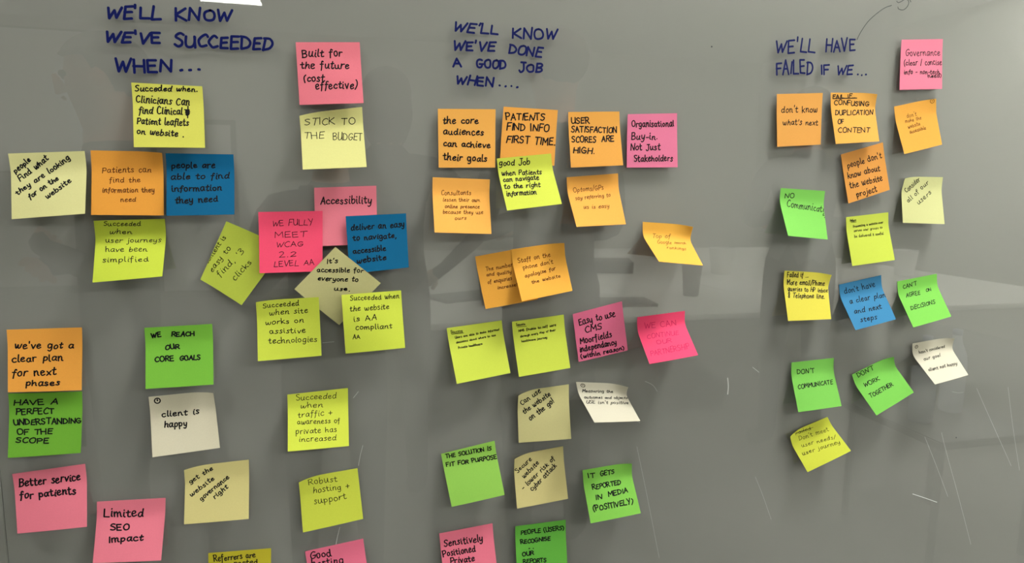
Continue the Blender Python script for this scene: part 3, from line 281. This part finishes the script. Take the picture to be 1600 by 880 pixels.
# ---------------------------------------------------------------- a single stroke handwriting alphabet (10 = cap height)
G = {
'A':(6.2,'0,0 3,10 6,0;1.2,3.8 5,3.8'),'B':(6,'0.3,0 0,10;~0,10 3.5,9.8 4.8,7.8 3,5.6 .4,5.2;~.4,5.2 4,4.9 5.6,2.6 3.6,.3 .2,0'),
'C':(6,'~5.6,8.6 3.8,10 1.4,8.4 .2,5 1,1.6 3,0 5.8,1.2'),'D':(6.4,'.4,0 .3,10;~-.3,9.8 3.6,9.4 6,5.6 4.6,1.4 .3,0'),
'E':(5.4,'5,10 .4,9.8 .3,0 5.2,.2;.4,5.2 4.4,5.4'),'F':(5.2,'.3,0 .3,10 5.2,10;.3,5.2 4.2,5.4'),
'G':(6.6,'~5.8,8.8 3.6,10 1,8 .2,4.6 1.6,.6 4,.2 5.8,2 6,4;3.2,4.4 6.6,4.4'),'H':(6.2,'.3,10 .2,0;6,10 5.8,0;.2,5.2 5.9,5'),
'I':(1.4,'.7,10 .7,0'),'J':(5,'~4,10 4,3 3,0 1,-.6 0,1.2;1.6,10 5.6,10'),'K':(6,'.3,10 .2,0;5.6,10 .4,4.6 6,0'),
'L':(5.4,'.4,10 .2,.2 5.4,0'),'M':(7.4,'.2,0 .8,10 3.6,3.6 6.6,10 7.2,0'),'N':(6.6,'.2,0 .4,9.6 5.8,.2 6.2,10'),
'O':(6.8,'~3.4,10 1,8.6 .2,5 1.2,1.2 3.4,0 5.8,1.4 6.5,5 5.6,8.8 3.4,10'),'P':(5.6,'.4,0 .2,10;~-.2,9.6 3.6,10 5.2,7.8 4,5.2 .4,4.6'),
'Q':(6.8,'~3.4,10 1,8.6 .2,5 1.2,1.2 3.4,0 5.8,1.4 6.5,5 5.6,8.8 3.4,10;4,2.6 6.8,-1'),'R':(6,'.4,0 .2,10;~-.2,9.6 3.6,10 5,7.8 3.8,5.4 .4,4.9;2,5 6,0'),
'S':(5.6,'~5.2,9 3.4,10 1,9 .8,7 2.6,5.4 4.8,3.8 4.6,1.2 2.4,-.1 .2,1'),'T':(6,'0,10 6.2,10;3.1,10 3,0'),
'U':(6.2,'~.3,10 .2,4 1.4,.3 3.6,.2 5.6,3 5.8,10;5.8,10 6.2,.2'),'V':(6,'.2,10 2.6,0 6,10'),'W':(8.4,'.2,10 1.8,.2 4,7.6 5.8,.2 8.4,10'),
'X':(6,'.2,10 6,0;5.8,10 .2,0'),'Y':(6,'.2,10 3,5;6,10 2.4,-1'),'Z':(6,'.2,10 5.8,10 .2,0 6,0'),
'a':(5.6,'~4.4,5.4 2.4,6.2 .6,4.4 .4,1.6 2,0 3.8,1.8 4.6,5.8;~4.6,5.8 4.4,1.4 5.6,.2'),'b':(5.2,'~.6,10 .4,1 2.4,0 4.4,1.6 4.4,4.6 2.6,5.8 .6,4'),
'c':(4.6,'~4.2,5 2.6,6.2 .6,4.4 .6,1.4 2.4,0 4.6,1'),'d':(5.8,'~4.4,5.2 2.2,6 .4,3.8 .8,.8 2.6,.1 4.4,2.6 4.9,10;~4.9,10 4.5,2 5.6,.1'),
'e':(5,'~.6,3 3.2,3.6 4.2,5 2.8,6.2 .8,4.8 .5,1.6 2.2,0 4.8,1.2'),'f':(4,'~4,9 3,10 1.8,8.4 1.5,2 1,-2.6;-.2,5.8 3.6,6'),
'g':(5.4,'~4.4,5.2 2.4,6.2 .6,4.4 .8,1.2 2.6,.4 4.4,2.4;~4.6,6 4.6,-1.4 3,-3.8 .8,-3'),'h':(5.4,'~.6,10 .4,0;~.5,2.6 2.4,5.8 4.2,5 4.2,1.4 5.2,0'),
'i':(2,'~.8,6 .7,1.2 1.8,0;.9,8.4 1.1,8.9'),'j':(2.6,'~1.6,6 1.6,-1 .4,-3.6 -1.4,-3;1.7,8.4 1.9,8.9'),'k':(5,'.6,10 .4,0;~4.4,6 .6,2.8 2.4,2.6 5,0'),
'l':(2,'~.8,10 .6,1.2 1.9,0'),'m':(8,'~.4,6 .5,0;~.5,3 2,6 3.6,5.2 3.7,0;~3.7,3 5.4,6 6.8,5 6.8,1 8,0'),'n':(5.6,'~.4,6 .5,0;~.5,2.8 2.4,6 4.2,5 4.2,1.2 5.6,0'),
'o':(5,'~2.6,6 .8,5 .4,2.4 1.6,.1 3.6,.6 4.6,3 3.8,5.6 2.4,6'),'p':(5.2,'~.6,6 .5,-3.8;~.5,3.4 2.2,6.1 4.4,4.8 4.2,1.6 2.2,.2 .5,1.4'),
'q':(5.4,'~4.4,5.4 2.2,6.2 .5,4 .9,.8 2.8,.4 4.4,3;~4.6,6 4.4,-3.8 5.4,-2.6'),'r':(4.2,'~.5,6 .5,0;~.5,3 1.8,5.6 4.2,5.8'),
's':(4.2,'~3.9,5.2 2.4,6.2 .9,5.2 2,3.4 3.6,1.8 2.2,0 .2,.7'),'t':(4,'~1.8,9 1.5,1.4 2.6,0 4,.9;-.2,6 3.8,6.4'),
'u':(5.8,'~.4,6 .4,1.6 1.8,0 3.6,1.4 4.4,6;~4.4,6 4.4,1.2 5.8,0'),'v':(5,'.2,6 2.2,0 4.8,6.2'),'w':(7.2,'~.3,6 .9,.6 2.4,.4 3.5,5;~3.5,5 4,.6 5.6,.4 7,6.2'),
'x':(5,'.2,6 4.8,0;4.8,6 .2,0'),'y':(5.2,'~.3,6 .8,1.6 2.6,1 4.2,3.4;~4.5,6 3.8,-1.6 2,-3.9 .2,-3'),'z':(4.8,'.2,6 4.4,6 .4,0 4.8,0'),
'1':(2.4,'.2,8 1.6,10 1.4,0'),'2':(5.4,'~.3,8.2 2.4,10 4.6,8.2 3.4,4.6 .2,0;.2,0 5.2,.2'),'3':(5.2,'~.4,9.2 3,10 4.4,8 2,5.6 4.6,4.2 4.2,1 .2,.2'),
'.':(2,'.7,.2 1.1,.5'),',':(2,'~1.2,.6 1.1,-.8 .3,-2'),"'":(1.6,'.9,11 .7,8.4'),'-':(4.4,'.4,4 4,4.1'),'+':(5.2,'2.6,7.4 2.5,1;0,4.2 5.2,4.3'),
'(':(3,'~2.8,11 .8,8 .4,3.6 2,-1.6'),')':(3,'~.4,11 2.4,8 2.4,3.4 .4,-1.6'),'!':(1.8,'1.2,10 .8,3;.7,.2 .9,.5'),'/':(4,'3.8,10.6 .2,-1'),
'&':(5,'~2.4,10 .8,8 4,3 2.6,.2 .6,2 4,7.6 2.4,10'),'_':(6,'0,0 6,0'),'~':(6,'~0,6 2,1 4,5 6,-1'),
'#':(6,'~0,10 5,9 1,7 5.4,6.4 .6,4.6 5,3.8 1,2 4.4,1;1,10 1.6,0;2.6,10 3,0;4.6,10 4.2,1'),' ':(5.6,'')}
def spline(p):
    p = [np.array(q) for q in p]
    if len(p) < 3: return p
    out = []
    for i in range(len(p)-1):
        a, b, c, d = p[max(i-1, 0)], p[i], p[i+1], p[min(i+2, len(p)-1)]
        for t in (0, .25, .5, .75):
            out.append(.5*((2*b)+(c-a)*t+(2*a-5*b+4*c-d)*t*t+(3*b-a-3*c+d)*t**3))
    return out+[p[-1]]
def layout(text, p0, p1, pu, rnd):
    # strokes of one written line, from baseline start p0 to baseline end p1, capitals reaching pu
    p0, p1, pu = map(np.array, (p0, p1, pu)); res = []
    if text == '(clock)':
        r = np.linalg.norm(pu-p0)*.8; c = p0; t = np.linspace(0, 2*math.pi, 19)
        return [[c+r*np.array([math.cos(a), math.sin(a)]) for a in t], [c+np.array([0, -r*.5]), c+np.array([0, 0]), c+np.array([r*.1, 0])]]
    x = 0; items = []
    for ch in text:
        w, s = G[ch]; items.append((x, s, w)); x += w+(1.5 if ch != ' ' else 0)
    tot = x-1.5 if text[-1] != ' ' else x
    ex = (p1-p0)/tot; ey = (pu-p0)/10
    for gx, s, w in items:
        jy = rnd.uniform(-.6, .6); js = rnd.uniform(.86, 1.1); sh = rnd.uniform(-.06, .14)
        for st in s.split(';'):
            if not st: continue
            cur = st[0] == '~'; pts = [tuple(map(float, q.split(','))) for q in st.lstrip('~').split()]
            pts = [(a+sh*b+rnd.uniform(-.28, .28), b*js+jy+rnd.uniform(-.28, .28)) for a, b in pts]
            if cur: pts = spline(pts)
            res.append([p0+ex*(gx+a)+ey*b for a, b in pts])
    return res
def ribbon_mesh(strokes, width, surf, lift=.00012):
    # strokes: lists of 2-D points (metres); surf maps an array of 2-D points to 3-D points and outward normals
    V = []; Fc = []; parts = []
    for st in strokes:                              # a sharp turn of the pen starts a new ribbon
        run = [st[0]]
        for a, b, c in zip(st, st[1:], st[2:]):
            run.append(b); q = np.array(b)-a; r = np.array(c)-b; den = np.linalg.norm(q)*np.linalg.norm(r)
            if den > 0 and (q@r)/den < .45: parts.append(run); run = [b]
        run.append(st[-1]); parts.append(run)
    for si, st in enumerate(parts):
        p = np.array(st, float)
        d = np.linalg.norm(np.diff(p, axis=0), axis=1); keep = np.concatenate([[True], d > 1e-5]); p = p[keep]
        if len(p) < 2: p = np.array([p[0], p[0]+[width*.3, 0]])
        t = np.gradient(p, axis=0); t /= np.maximum(np.linalg.norm(t, axis=1), 1e-9)[:, None]; nrm = np.stack([-t[:, 1], t[:, 0]], 1)
        w = width/2
        # rounded ends
        pre = [p[0]-t[0]*w*.9, p[0]-t[0]*w*.5]; post = [p[-1]+t[-1]*w*.5, p[-1]+t[-1]*w*.9]
        P = np.vstack([pre, p, post]); Nn = np.vstack([nrm[0], nrm[0], nrm, nrm[-1], nrm[-1]]); ww = np.full(len(P), w); ww[0] = ww[-1] = w*.45; ww[1] = ww[-2] = w*.87
        L = P+Nn*ww[:, None]; Rr = P-Nn*ww[:, None]; A, NA = surf(np.vstack([L, Rr])); A = A+NA*(lift+(si % 60)*3e-6)
        b = len(V); n = len(P); V.extend(map(tuple, A)); Fc.extend([(b+i, b+i+1, b+n+i+1, b+n+i) for i in range(n-1)])
    me = bpy.data.meshes.new('handwriting'); me.from_pydata(V, [], Fc); return me

# blue headings, grey arrow, scratches: all on the glass itself
def flat(p): return np.stack([p[:, 0], 0*p[:, 0], p[:, 1]+EYE], 1), np.tile([0., -1., 0.], (len(p), 1))
def on_board(name, me, m, label=None):
    o = link(name, me, m); o.parent = board; o.location = -board.location; tag(o, label); return o
for lab, w, ink, LL in HEADINGS:
    rnd = random.Random(lab); st = []
    for t, *q in LL:
        q = np.array(q)/1000; st += layout(t, q[:2], q[2:4], q[4:6], rnd)
    on_board('heading_writing', ribbon_mesh(st, w/1000, flat), inks['blue'], lab)
on_board('marker_arrow', ribbon_mesh([spline([np.array(q)/1000 for q in s]) for s in ARROW], .0011, flat), inks['grey'], 'thin grey marker line and a few letters running off the top')
scm = mat('pale_scratch', (186, 188, 184), .6); scb = mat('bright_scratch', (225, 228, 228), .6)
for pts, w, lab in SCRATCHES:
    on_board('scratch', ribbon_mesh([spline([np.array(q)/1000 for q in pts])], w/1000, flat, .00005), scb if w == .9 else scm, 'short bright scratch' if w == .9 else None)
for x, z in DOTS:
    bm = bmesh.new(); bmesh.ops.create_circle(bm, cap_ends=True, segments=10, radius=.0012, matrix=Matrix.Translation((x/1000, -.0001, z/1000+EYE)) @ Matrix.Rotation(math.pi/2, 4, 'X'))
    me = bpy.data.meshes.new('dot'); bm.to_mesh(me); bm.free(); on_board('ink_dot', me, inks['grey'])

# ---------------------------------------------------------------- the sticky notes
def sheet_out(c, curl, u, v):
    X = sheet(c, curl, u, v); return np.stack([X[:, 0], -X[:, 1], X[:, 2]+EYE*1000], 1)/1000
def make_note(lab, col, w, ink, curl, c, LL):
    c = np.array(c); n = 21; g = np.linspace(0, 1, n); u, v = [a.ravel() for a in np.meshgrid(g, g)]
    A = sheet_out(c, curl, u, v)
    def nor(u, v):
        e = .004; a = sheet_out(c, curl, u+e, v)-sheet_out(c, curl, u-e, v); b = sheet_out(c, curl, u, v+e)-sheet_out(c, curl, u, v-e)
        q = np.cross(b, a); q /= np.linalg.norm(q, axis=1)[:, None]; return q*np.where(q[:, 1] > 0, -1, 1)[:, None]
    th = .00024; B = A-nor(u, v)*th; o0 = A[0]; base = Vector(((A[0]+A[n-1])/2))
    V = [tuple(p) for p in np.vstack([A, B])-np.array(base)]; F = []; N = n*n
    for j in range(n-1):
        for i in range(n-1):
            a = j*n+i; F.append((a, a+n, a+n+1, a+1)); F.append((N+a, N+a+1, N+a+n+1, N+a+n))
    rim = [i for i in range(n)]+[j*n+n-1 for j in range(1, n)]+[(n-1)*n+i for i in range(n-2, -1, -1)]+[j*n for j in range(n-2, 0, -1)]
    k0 = len(V); nr = len(rim); V += [V[i] for i in rim]+[V[N+i] for i in rim]          # the cut edge keeps its own corners
    for i in range(nr): j = (i+1) % nr; F.append((k0+i, k0+j, k0+nr+j, k0+nr+i))
    me = bpy.data.meshes.new('sticky_note'); me.from_pydata(V, [], F)
    for p in me.polygons[:2*(n-1)**2]: p.use_smooth = True
    o = link('sticky_note', me, paper(col)); o.location = base
    tag(o, lab, 'sticky note', 'sticky notes on the glass board')
    rnd = random.Random(lab); st = []
    for t, *q in LL:
        q = np.array(q)/76.; st += layout(t, q[:2], q[2:4], q[4:6], rnd)
    def surf(p):
        uu, vv = np.clip(p[:, 0], .004, .996), np.clip(p[:, 1], .004, .996); return sheet_out(c, curl, uu, vv)-np.array(base), nor(uu, vv)
    keep = []
    for s in st:                                   # ink stops at the edge of the paper
        run = []
        for q in s:
            if 0 < q[0] < 1 and -.01 < q[1] < 1: run.append(q)
            elif run: keep.append(run); run = []
        if run: keep.append(run)
    tiny = w < .95
    link('handwriting', ribbon_mesh(keep, w*.92/76., surf), inks[ink], o)
for row in NOTES: make_note(*row)

# ---------------------------------------------------------------- things and people that the glass mirrors
skin_m = mat('skin_tone', (196, 150, 126), .55); shoe_m = mat('shoe_black', (24, 24, 26), .5)
def person(label, x, y, height, face, top_rgb, trouser_rgb, hair_rgb, pose='stand', hair='short'):
    """one continuous skinned body; face = heading the figure looks along (0 = towards the board, +y)"""
    k = height/1.75
    J = {'pelvis': (0, 0, .93), 'belly': (0, 0, 1.06), 'chest': (0, 0, 1.27), 'neckbase': (0, -.01, 1.45), 'neck': (0, .0, 1.51), 'skull0': (0, .018, 1.605), 'skull1': (0, .015, 1.69), 'crown': (0, .0, 1.735)}
    E = [('pelvis', 'belly'), ('belly', 'chest'), ('chest', 'neckbase'), ('neckbase', 'neck'), ('neck', 'skull0'), ('skull0', 'skull1'), ('skull1', 'crown')]
    Rd = {'pelvis': (.16, .12), 'belly': (.145, .11), 'chest': (.17, .12), 'neckbase': (.075, .07), 'neck': (.054, .056), 'skull0': (.080, .092), 'skull1': (.086, .098), 'crown': (.045, .055)}
    zone = {a: 'top' for a in ('pelvis', 'belly', 'chest', 'neckbase')}; zone.update({a: 'skin' for a in ('neck', 'skull0', 'skull1', 'crown')})
    for s, sd in ((1, 'R'), (-1, 'L')):
        if pose == 'photo':   arm = [(s*.19, 0, 1.40), (s*.25, .10, 1.13), (s*.10, .30, 1.27), (s*.085, .345, 1.345)]
        elif pose == 'hip' and s == -1: arm = [(s*.19, 0, 1.40), (s*.40, -.04, 1.16), (s*.24, .06, .98), (s*.20, .09, .95)]
        elif pose in ('crossed', 'hip'): arm = [(s*.19, 0, 1.40), (s*.26, .02, 1.13), (s*-.02, .19, 1.16+.03*s), (s*-.10, .18, 1.17+.03*s)]
        else: arm = [(s*.19, 0, 1.40), (s*.24, -.01, 1.12), (s*.25, .06, .87), (s*.25, .08, .79)]
        for nm, p, r in zip(('sh', 'el', 'wr', 'pa'), arm, ((.065, .065), (.044, .044), (.029, .026), (.036, .02))): J[nm+sd] = p; Rd[nm+sd] = r; zone[nm+sd] = 'skin' if nm == 'pa' else 'top'
        E += [('chest', 'sh'+sd), ('sh'+sd, 'el'+sd), ('el'+sd, 'wr'+sd), ('wr'+sd, 'pa'+sd)]
        wv = Vector(J['pa'+sd])-Vector(J['wr'+sd]); wv.normalize(); side = wv.cross(Vector((0, 1, 0) if not (pose in ('photo', 'crossed') or pose == 'hip' and s == 1) else (1, 0, 0))).normalized(); bend = wv.cross(side)
        for f, ln in zip(range(4), (.065, .075, .07, .055)):
            a = Vector(J['pa'+sd])+side*(f-1.5)*.019+wv*.02; b = a+wv*ln*.55; c = b+wv*ln*.4+bend*.02*s
            for q, (nm, p) in enumerate((('fa', a), ('fb', b), ('fc', c))): key = nm+str(f)+sd; J[key] = tuple(p); Rd[key] = (.0088, .0088); zone[key] = 'skin'
            E += [('pa'+sd, 'fa%d%s' % (f, sd)), ('fa%d%s' % (f, sd), 'fb%d%s' % (f, sd)), ('fb%d%s' % (f, sd), 'fc%d%s' % (f, sd))]
        a = Vector(J['pa'+sd])+side*-.04; b = a+side*-.012+wv*.035
        J['ta'+sd] = tuple(a); J['tb'+sd] = tuple(b); Rd['ta'+sd] = Rd['tb'+sd] = (.010, .010); zone['ta'+sd] = zone['tb'+sd] = 'skin'; E += [('pa'+sd, 'ta'+sd), ('ta'+sd, 'tb'+sd)]
        leg = [(s*.10, 0, .86), (s*.11, .015, .48), (s*.115, -.01, .10), (s*.12, .10, .035), (s*.125, .17, .03)]
        for nm, p, r in zip(('hi', 'kn', 'an', 'ba', 'to'), leg, ((.092, .092), (.06, .06), (.042, .045), (.045, .032), (.035, .024))): J[nm+sd] = p; Rd[nm+sd] = r; zone[nm+sd] = 'shoe' if nm in ('ba', 'to') else 'leg'
        E += [('pelvis', 'hi'+sd), ('hi'+sd, 'kn'+sd), ('kn'+sd, 'an'+sd), ('an'+sd, 'ba'+sd), ('ba'+sd, 'to'+sd)]
    zone['pelvis'] = 'leg'
    names = list(J); idx = {n: i for i, n in enumerate(names)}
    me = bpy.data.meshes.new('person'); me.from_pydata([tuple(c*k for c in J[n]) for n in names], [(idx[a], idx[b]) for a, b in E], [])
    o = bpy.data.objects.new('person', me); COL.objects.link(o)
    md = o.modifiers.new('skin', 'SKIN'); md.use_smooth_shade = True
    sv = me.skin_vertices[0].data
    for n in names: sv[idx[n]].radius = tuple(r*k for r in Rd[n]); sv[idx[n]].use_root = (n == 'pelvis')
    sb = o.modifiers.new('sub', 'SUBSURF'); sb.levels = sb.render_levels = 1
    dg = bpy.context.evaluated_depsgraph_get(); me2 = bpy.data.meshes.new_from_object(o.evaluated_get(dg)); o.modifiers.clear(); o.data = me2
    me2.materials.clear(); mats = [mat('garment_top', top_rgb, .85, .06, 30), mat('garment_trousers', trouser_rgb, .85), skin_m, shoe_m]
    for q in mats: me2.materials.append(q)
    P = np.array([[c*k for c in J[n]] for n in names]); zi = {'top': 0, 'leg': 1, 'skin': 2, 'shoe': 3}; zz = [zi[zone[n]] for n in names]
    A_ = np.array([P[idx[a]] for a, b in E]); B_ = np.array([P[idx[b]] for a, b in E]); Q_ = B_-A_; L_ = (Q_**2).sum(1)
    ra = np.array([sum(Rd[a])/2 for a, b in E])*k; rb = np.array([sum(Rd[b])/2 for a, b in E])*k; ia = [idx[a] for a, b in E]; ib = [idx[b] for a, b in E]
    for f in me2.polygons:                          # each face takes the garment of the limb whose surface it lies on
        c = np.array(f.center); t = np.clip(((c-A_)*Q_).sum(1)/L_, 0, 1); d = np.linalg.norm(c-(A_+Q_*t[:, None]), axis=1)-(ra*(1-t)+rb*t)
        j = int(np.abs(d).argmin()); n = names[ia[j] if t[j] < .55 else ib[j]]; q = zi[zone[n]]; f.use_smooth = True
        if n in ('pelvis', 'belly', 'chest', 'neckbase', 'neck', 'hiR', 'hiL'): q = 1 if c[2] < .97*k else (0 if c[2] < 1.475*k else 2)
        f.material_index = q
    o.location = (x, y, 0); o.rotation_euler = (0, 0, face)
    tag(o, label, 'person')
    hm = mat('hair', hair_rgb, .6, .2, 120, bump=.5)
    bm = bmesh.new(); bmesh.ops.create_uvsphere(bm, u_segments=24, v_segments=16, radius=1)
    for v in list(bm.verts):
        c = v.co; lowz = -.85 if c.y < -.1 else (-.25 if c.y < .25 else .28)
        if hair == 'long' and c.y < .35: lowz = -3
        if c.z < lowz: c.z = lowz+(c.z-lowz)*.1
        if hair == 'long' and c.z < -.2 and c.y < .3: c.z *= 2.6; c.x *= 1.15
        v.co = Vector((c.x*.093*k, (c.y*.112-.002)*k, (1.675+c.z*.093)*k))
    bm_obj('hair', bm, hm, o, True)
    em = mat('eye_dark', (40, 34, 32), .2)
    for s in (-1, 1):
        bm = bmesh.new(); bmesh.ops.create_uvsphere(bm, u_segments=10, v_segments=8, radius=.0095*k, matrix=Matrix.Translation((s*.032*k, .099*k, 1.645*k))); bm_obj('eye', bm, em, o, True)
    bm = bmesh.new(); r = bmesh.ops.create_cone(bm, segments=8, radius1=.018*k, radius2=.006*k, depth=.05*k, cap_ends=True, matrix=Matrix.Translation((0, .112*k, 1.622*k)) @ Matrix.Rotation(-.35, 4, 'X'))
    bm_obj('nose', bm, skin_m, o, True)
    bm = bmesh.new(); box(bm, -.025*k, .025*k, .096*k, .106*k, 1.580*k, 1.588*k, .003*k); bm_obj('mouth', bm, mat('lips', (150, 84, 80), .5), o)
    for s in (-1, 1):
        bm = bmesh.new(); bmesh.ops.create_uvsphere(bm, u_segments=10, v_segments=8, radius=.03*k, matrix=Matrix.Translation((s*.082*k, .015*k, 1.635*k)) @ Matrix.Diagonal((.35, .6, 1, 1)))
        bm_obj('ear', bm, skin_m, o, True)
    return o
person('person in a dark jumper holding up a phone, mirrored in the middle of the board', .0, -1.34, 1.66, 0, (44, 46, 52), (36, 38, 46), (50, 38, 30), 'photo', 'short')
person('person in a dark coat in profile, mirrored at the top left of the board', -.60, -1.30, 1.78, 1.35, (40, 42, 44), (34, 34, 40), (34, 28, 26), 'crossed', 'short')
person('person with long hair seen from behind, mirrored left of the orange notes', .22, -1.95, 1.83, 3.0, (46, 46, 50), (38, 40, 46), (46, 34, 26), 'hip', 'long')
person('person in dark top turned away, mirrored beside the middle heading', .75, -1.40, 1.90, 2.9, (62, 64, 66), (42, 44, 50), (60, 48, 38), 'crossed', 'short')
person('person in a pale grey top turned away, mirrored behind the right hand notes', 2.33, -2.15, 1.88, 3.3, (128, 128, 128), (50, 52, 58), (66, 52, 42), 'crossed', 'short')

# phone in the photographer's hands, just behind the lens
e = tag(empty('mobile_phone', (-.004, -.925, EYE-.05)), 'dark mobile phone held up by the photographer', 'phone')
bm = bmesh.new(); box(bm, -.075, .075, -.009, 0, -.036, .036, .003); bm_obj('phone_body', bm, mat('phone_case', (28, 28, 32), .4), e)
bm = bmesh.new(); box(bm, -.070, .070, -.0098, -.0088, -.032, .032); bm_obj('phone_screen', bm, mat('phone_glass', (12, 12, 14), .1), e)

TZ = .72
tm = mat('table_laminate_white', (232, 232, 226), .35, .02, 8); lg = mat('table_leg_grey', (120, 122, 124), .4, metal=.6)
tb = tag(empty('meeting_table', (2.2, -4.1, 0)), 'long white meeting table, mirrored across the middle of the board', 'table')
bm = bmesh.new(); box(bm, -2.15, 2.6, -1.9, 1.75, TZ-.03, TZ, .006); bm_obj('tabletop', bm, tm, tb)
for sx in (-2.0, 2.45):
    for sy in (-1.75, 1.6):
        bm = bmesh.new(); tube(bm, [(sx, sy, 0), (sx, sy, TZ-.03)], .03, 12); bm_obj('leg', bm, lg, tb)
def cup(x, y, r, h, rgb, label, cat='cup'):
    bm = bmesh.new(); lathe(bm, [(0.001, 0), (r*.72, 0), (r*.75, .004), (r, h), (r*1.04, h+.002), (r*.95, h), (r*.7, .008), (.001, .007)])
    o = bm_obj('paper_cup', bm, mat('cup_card', rgb, .6), None, True); o.location = (x, y, TZ); return tag(o, label, cat)
cup(2.164, -2.95, .062, .19, (62, 64, 62), 'dark tall cup standing on the meeting table, mirrored right of the search rankings note')
cup(2.95, -3.9, .10, .20, (240, 240, 236), 'white tub on the meeting table, mirrored left of the green no communication note', 'tub')
cup(1.35, -3.6, .05, .1, (90, 92, 92), 'small grey cup at the left of the meeting table')
cup(4.4, -3.6, .09, .2, (240, 240, 238), 'white tub at the right end of the meeting table', 'tub')
def sheets(x, y, w, d, rz, rgb, label, name='paper_sheet', h=.004, cat='paper'):
    bm = bmesh.new(); box(bm, -w/2, w/2, -d/2, d/2, 0, h, min(.003, h*.3)); o = bm_obj(name, bm, mat('desk_item', rgb, .6)); o.location = (x, y, TZ); o.rotation_euler = (0, 0, rz); return tag(o, label, cat)
sheets(1.55, -3.25, .42, .3, .2, (250, 250, 246), 'white paper sheet lying at the left of the meeting table')
sheets(2.75, -3.3, .55, .36, -.1, (240, 240, 236), 'white paper sheet lying at the middle of the meeting table')
sheets(1.62, -2.75, .34, .24, .1, (70, 72, 74), 'dark closed laptop on the meeting table, mirrored under the search rankings note', 'laptop', .018, 'laptop')
sheets(2.05, -4.2, .5, .3, .3, (80, 82, 84), 'dark folded bag lying far back on the meeting table', 'bag', .09, 'bag')
sheets(.75, -3.1, .4, .26, -.4, (96, 98, 100), 'grey notebook near the left end of the meeting table', 'notebook', .015, 'notebook')
sheets(.35, -2.7, .12, .2, .6, (60, 62, 64), 'small dark notebook near the left end of the meeting table', 'notebook', .012, 'notebook')
sheets(3.5, -3.0, .4, .28, .5, (250, 250, 246), 'white paper sheet lying at the right of the meeting table')

# bottles stand in for clear plastic shapes mirrored at the board's right end
sl = bpy.data.materials.new('clear_plastic'); sl.use_nodes = True; nt = sl.node_tree; nt.nodes.clear()
out = nt.nodes.new('ShaderNodeOutputMaterial'); t_ = nt.nodes.new('ShaderNodeBsdfTranslucent'); d_ = nt.nodes.new('ShaderNodeBsdfPrincipled'); mx = nt.nodes.new('ShaderNodeMixShader'); mx.inputs[0].default_value = .3
d_.inputs['Base Color'].default_value = (.88, .92, .96, 1); d_.inputs['Roughness'].default_value = .15; t_.inputs[0].default_value = (.8, .85, .9, 1)
nt.links.new(d_.outputs[0], mx.inputs[1]); nt.links.new(t_.outputs[0], mx.inputs[2]); nt.links.new(mx.outputs[0], out.inputs[0])
def bottle(x, y, z, tilt, label):
    bm = bmesh.new(); lathe(bm, [(.001, 0), (.04, 0), (.045, .01), (.045, .2), (.04, .24), (.02, .29), (.016, .32), (.001, .32)], 20)
    o = bm_obj('water_bottle', bm, sl, None, True); o.location = (x, y, z); tag(o, label, 'bottle')
    bm = bmesh.new(); lathe(bm, [(.001, .318), (.018, .318), (.018, .34), (.001, .34)], 16); bm_obj('bottle_cap', bm, mat('cap_blue', (180, 190, 210), .4), o, True)
st = tag(empty('side_table', (2.35, -1.25, 0)), 'low dark side table holding two water bottles, mirrored low on the right', 'table')
bm = bmesh.new(); box(bm, -.25, .25, -.25, .25, .47, .5, .005); bm_obj('tabletop', bm, mat('dark_laminate', (70, 70, 72), .5), st)
for sx in (-.22, .22):
    for sy in (-.22, .22):
        bm = bmesh.new(); tube(bm, [(sx, sy, 0), (sx, sy, .47)], .014, 8); bm_obj('leg', bm, lg, st)
bottle(2.22, -1.22, .5, 0, 'pale plastic water bottle, the left one on the side table')
bottle(2.45, -1.3, .5, 0, 'pale plastic water bottle, the right one on the side table')
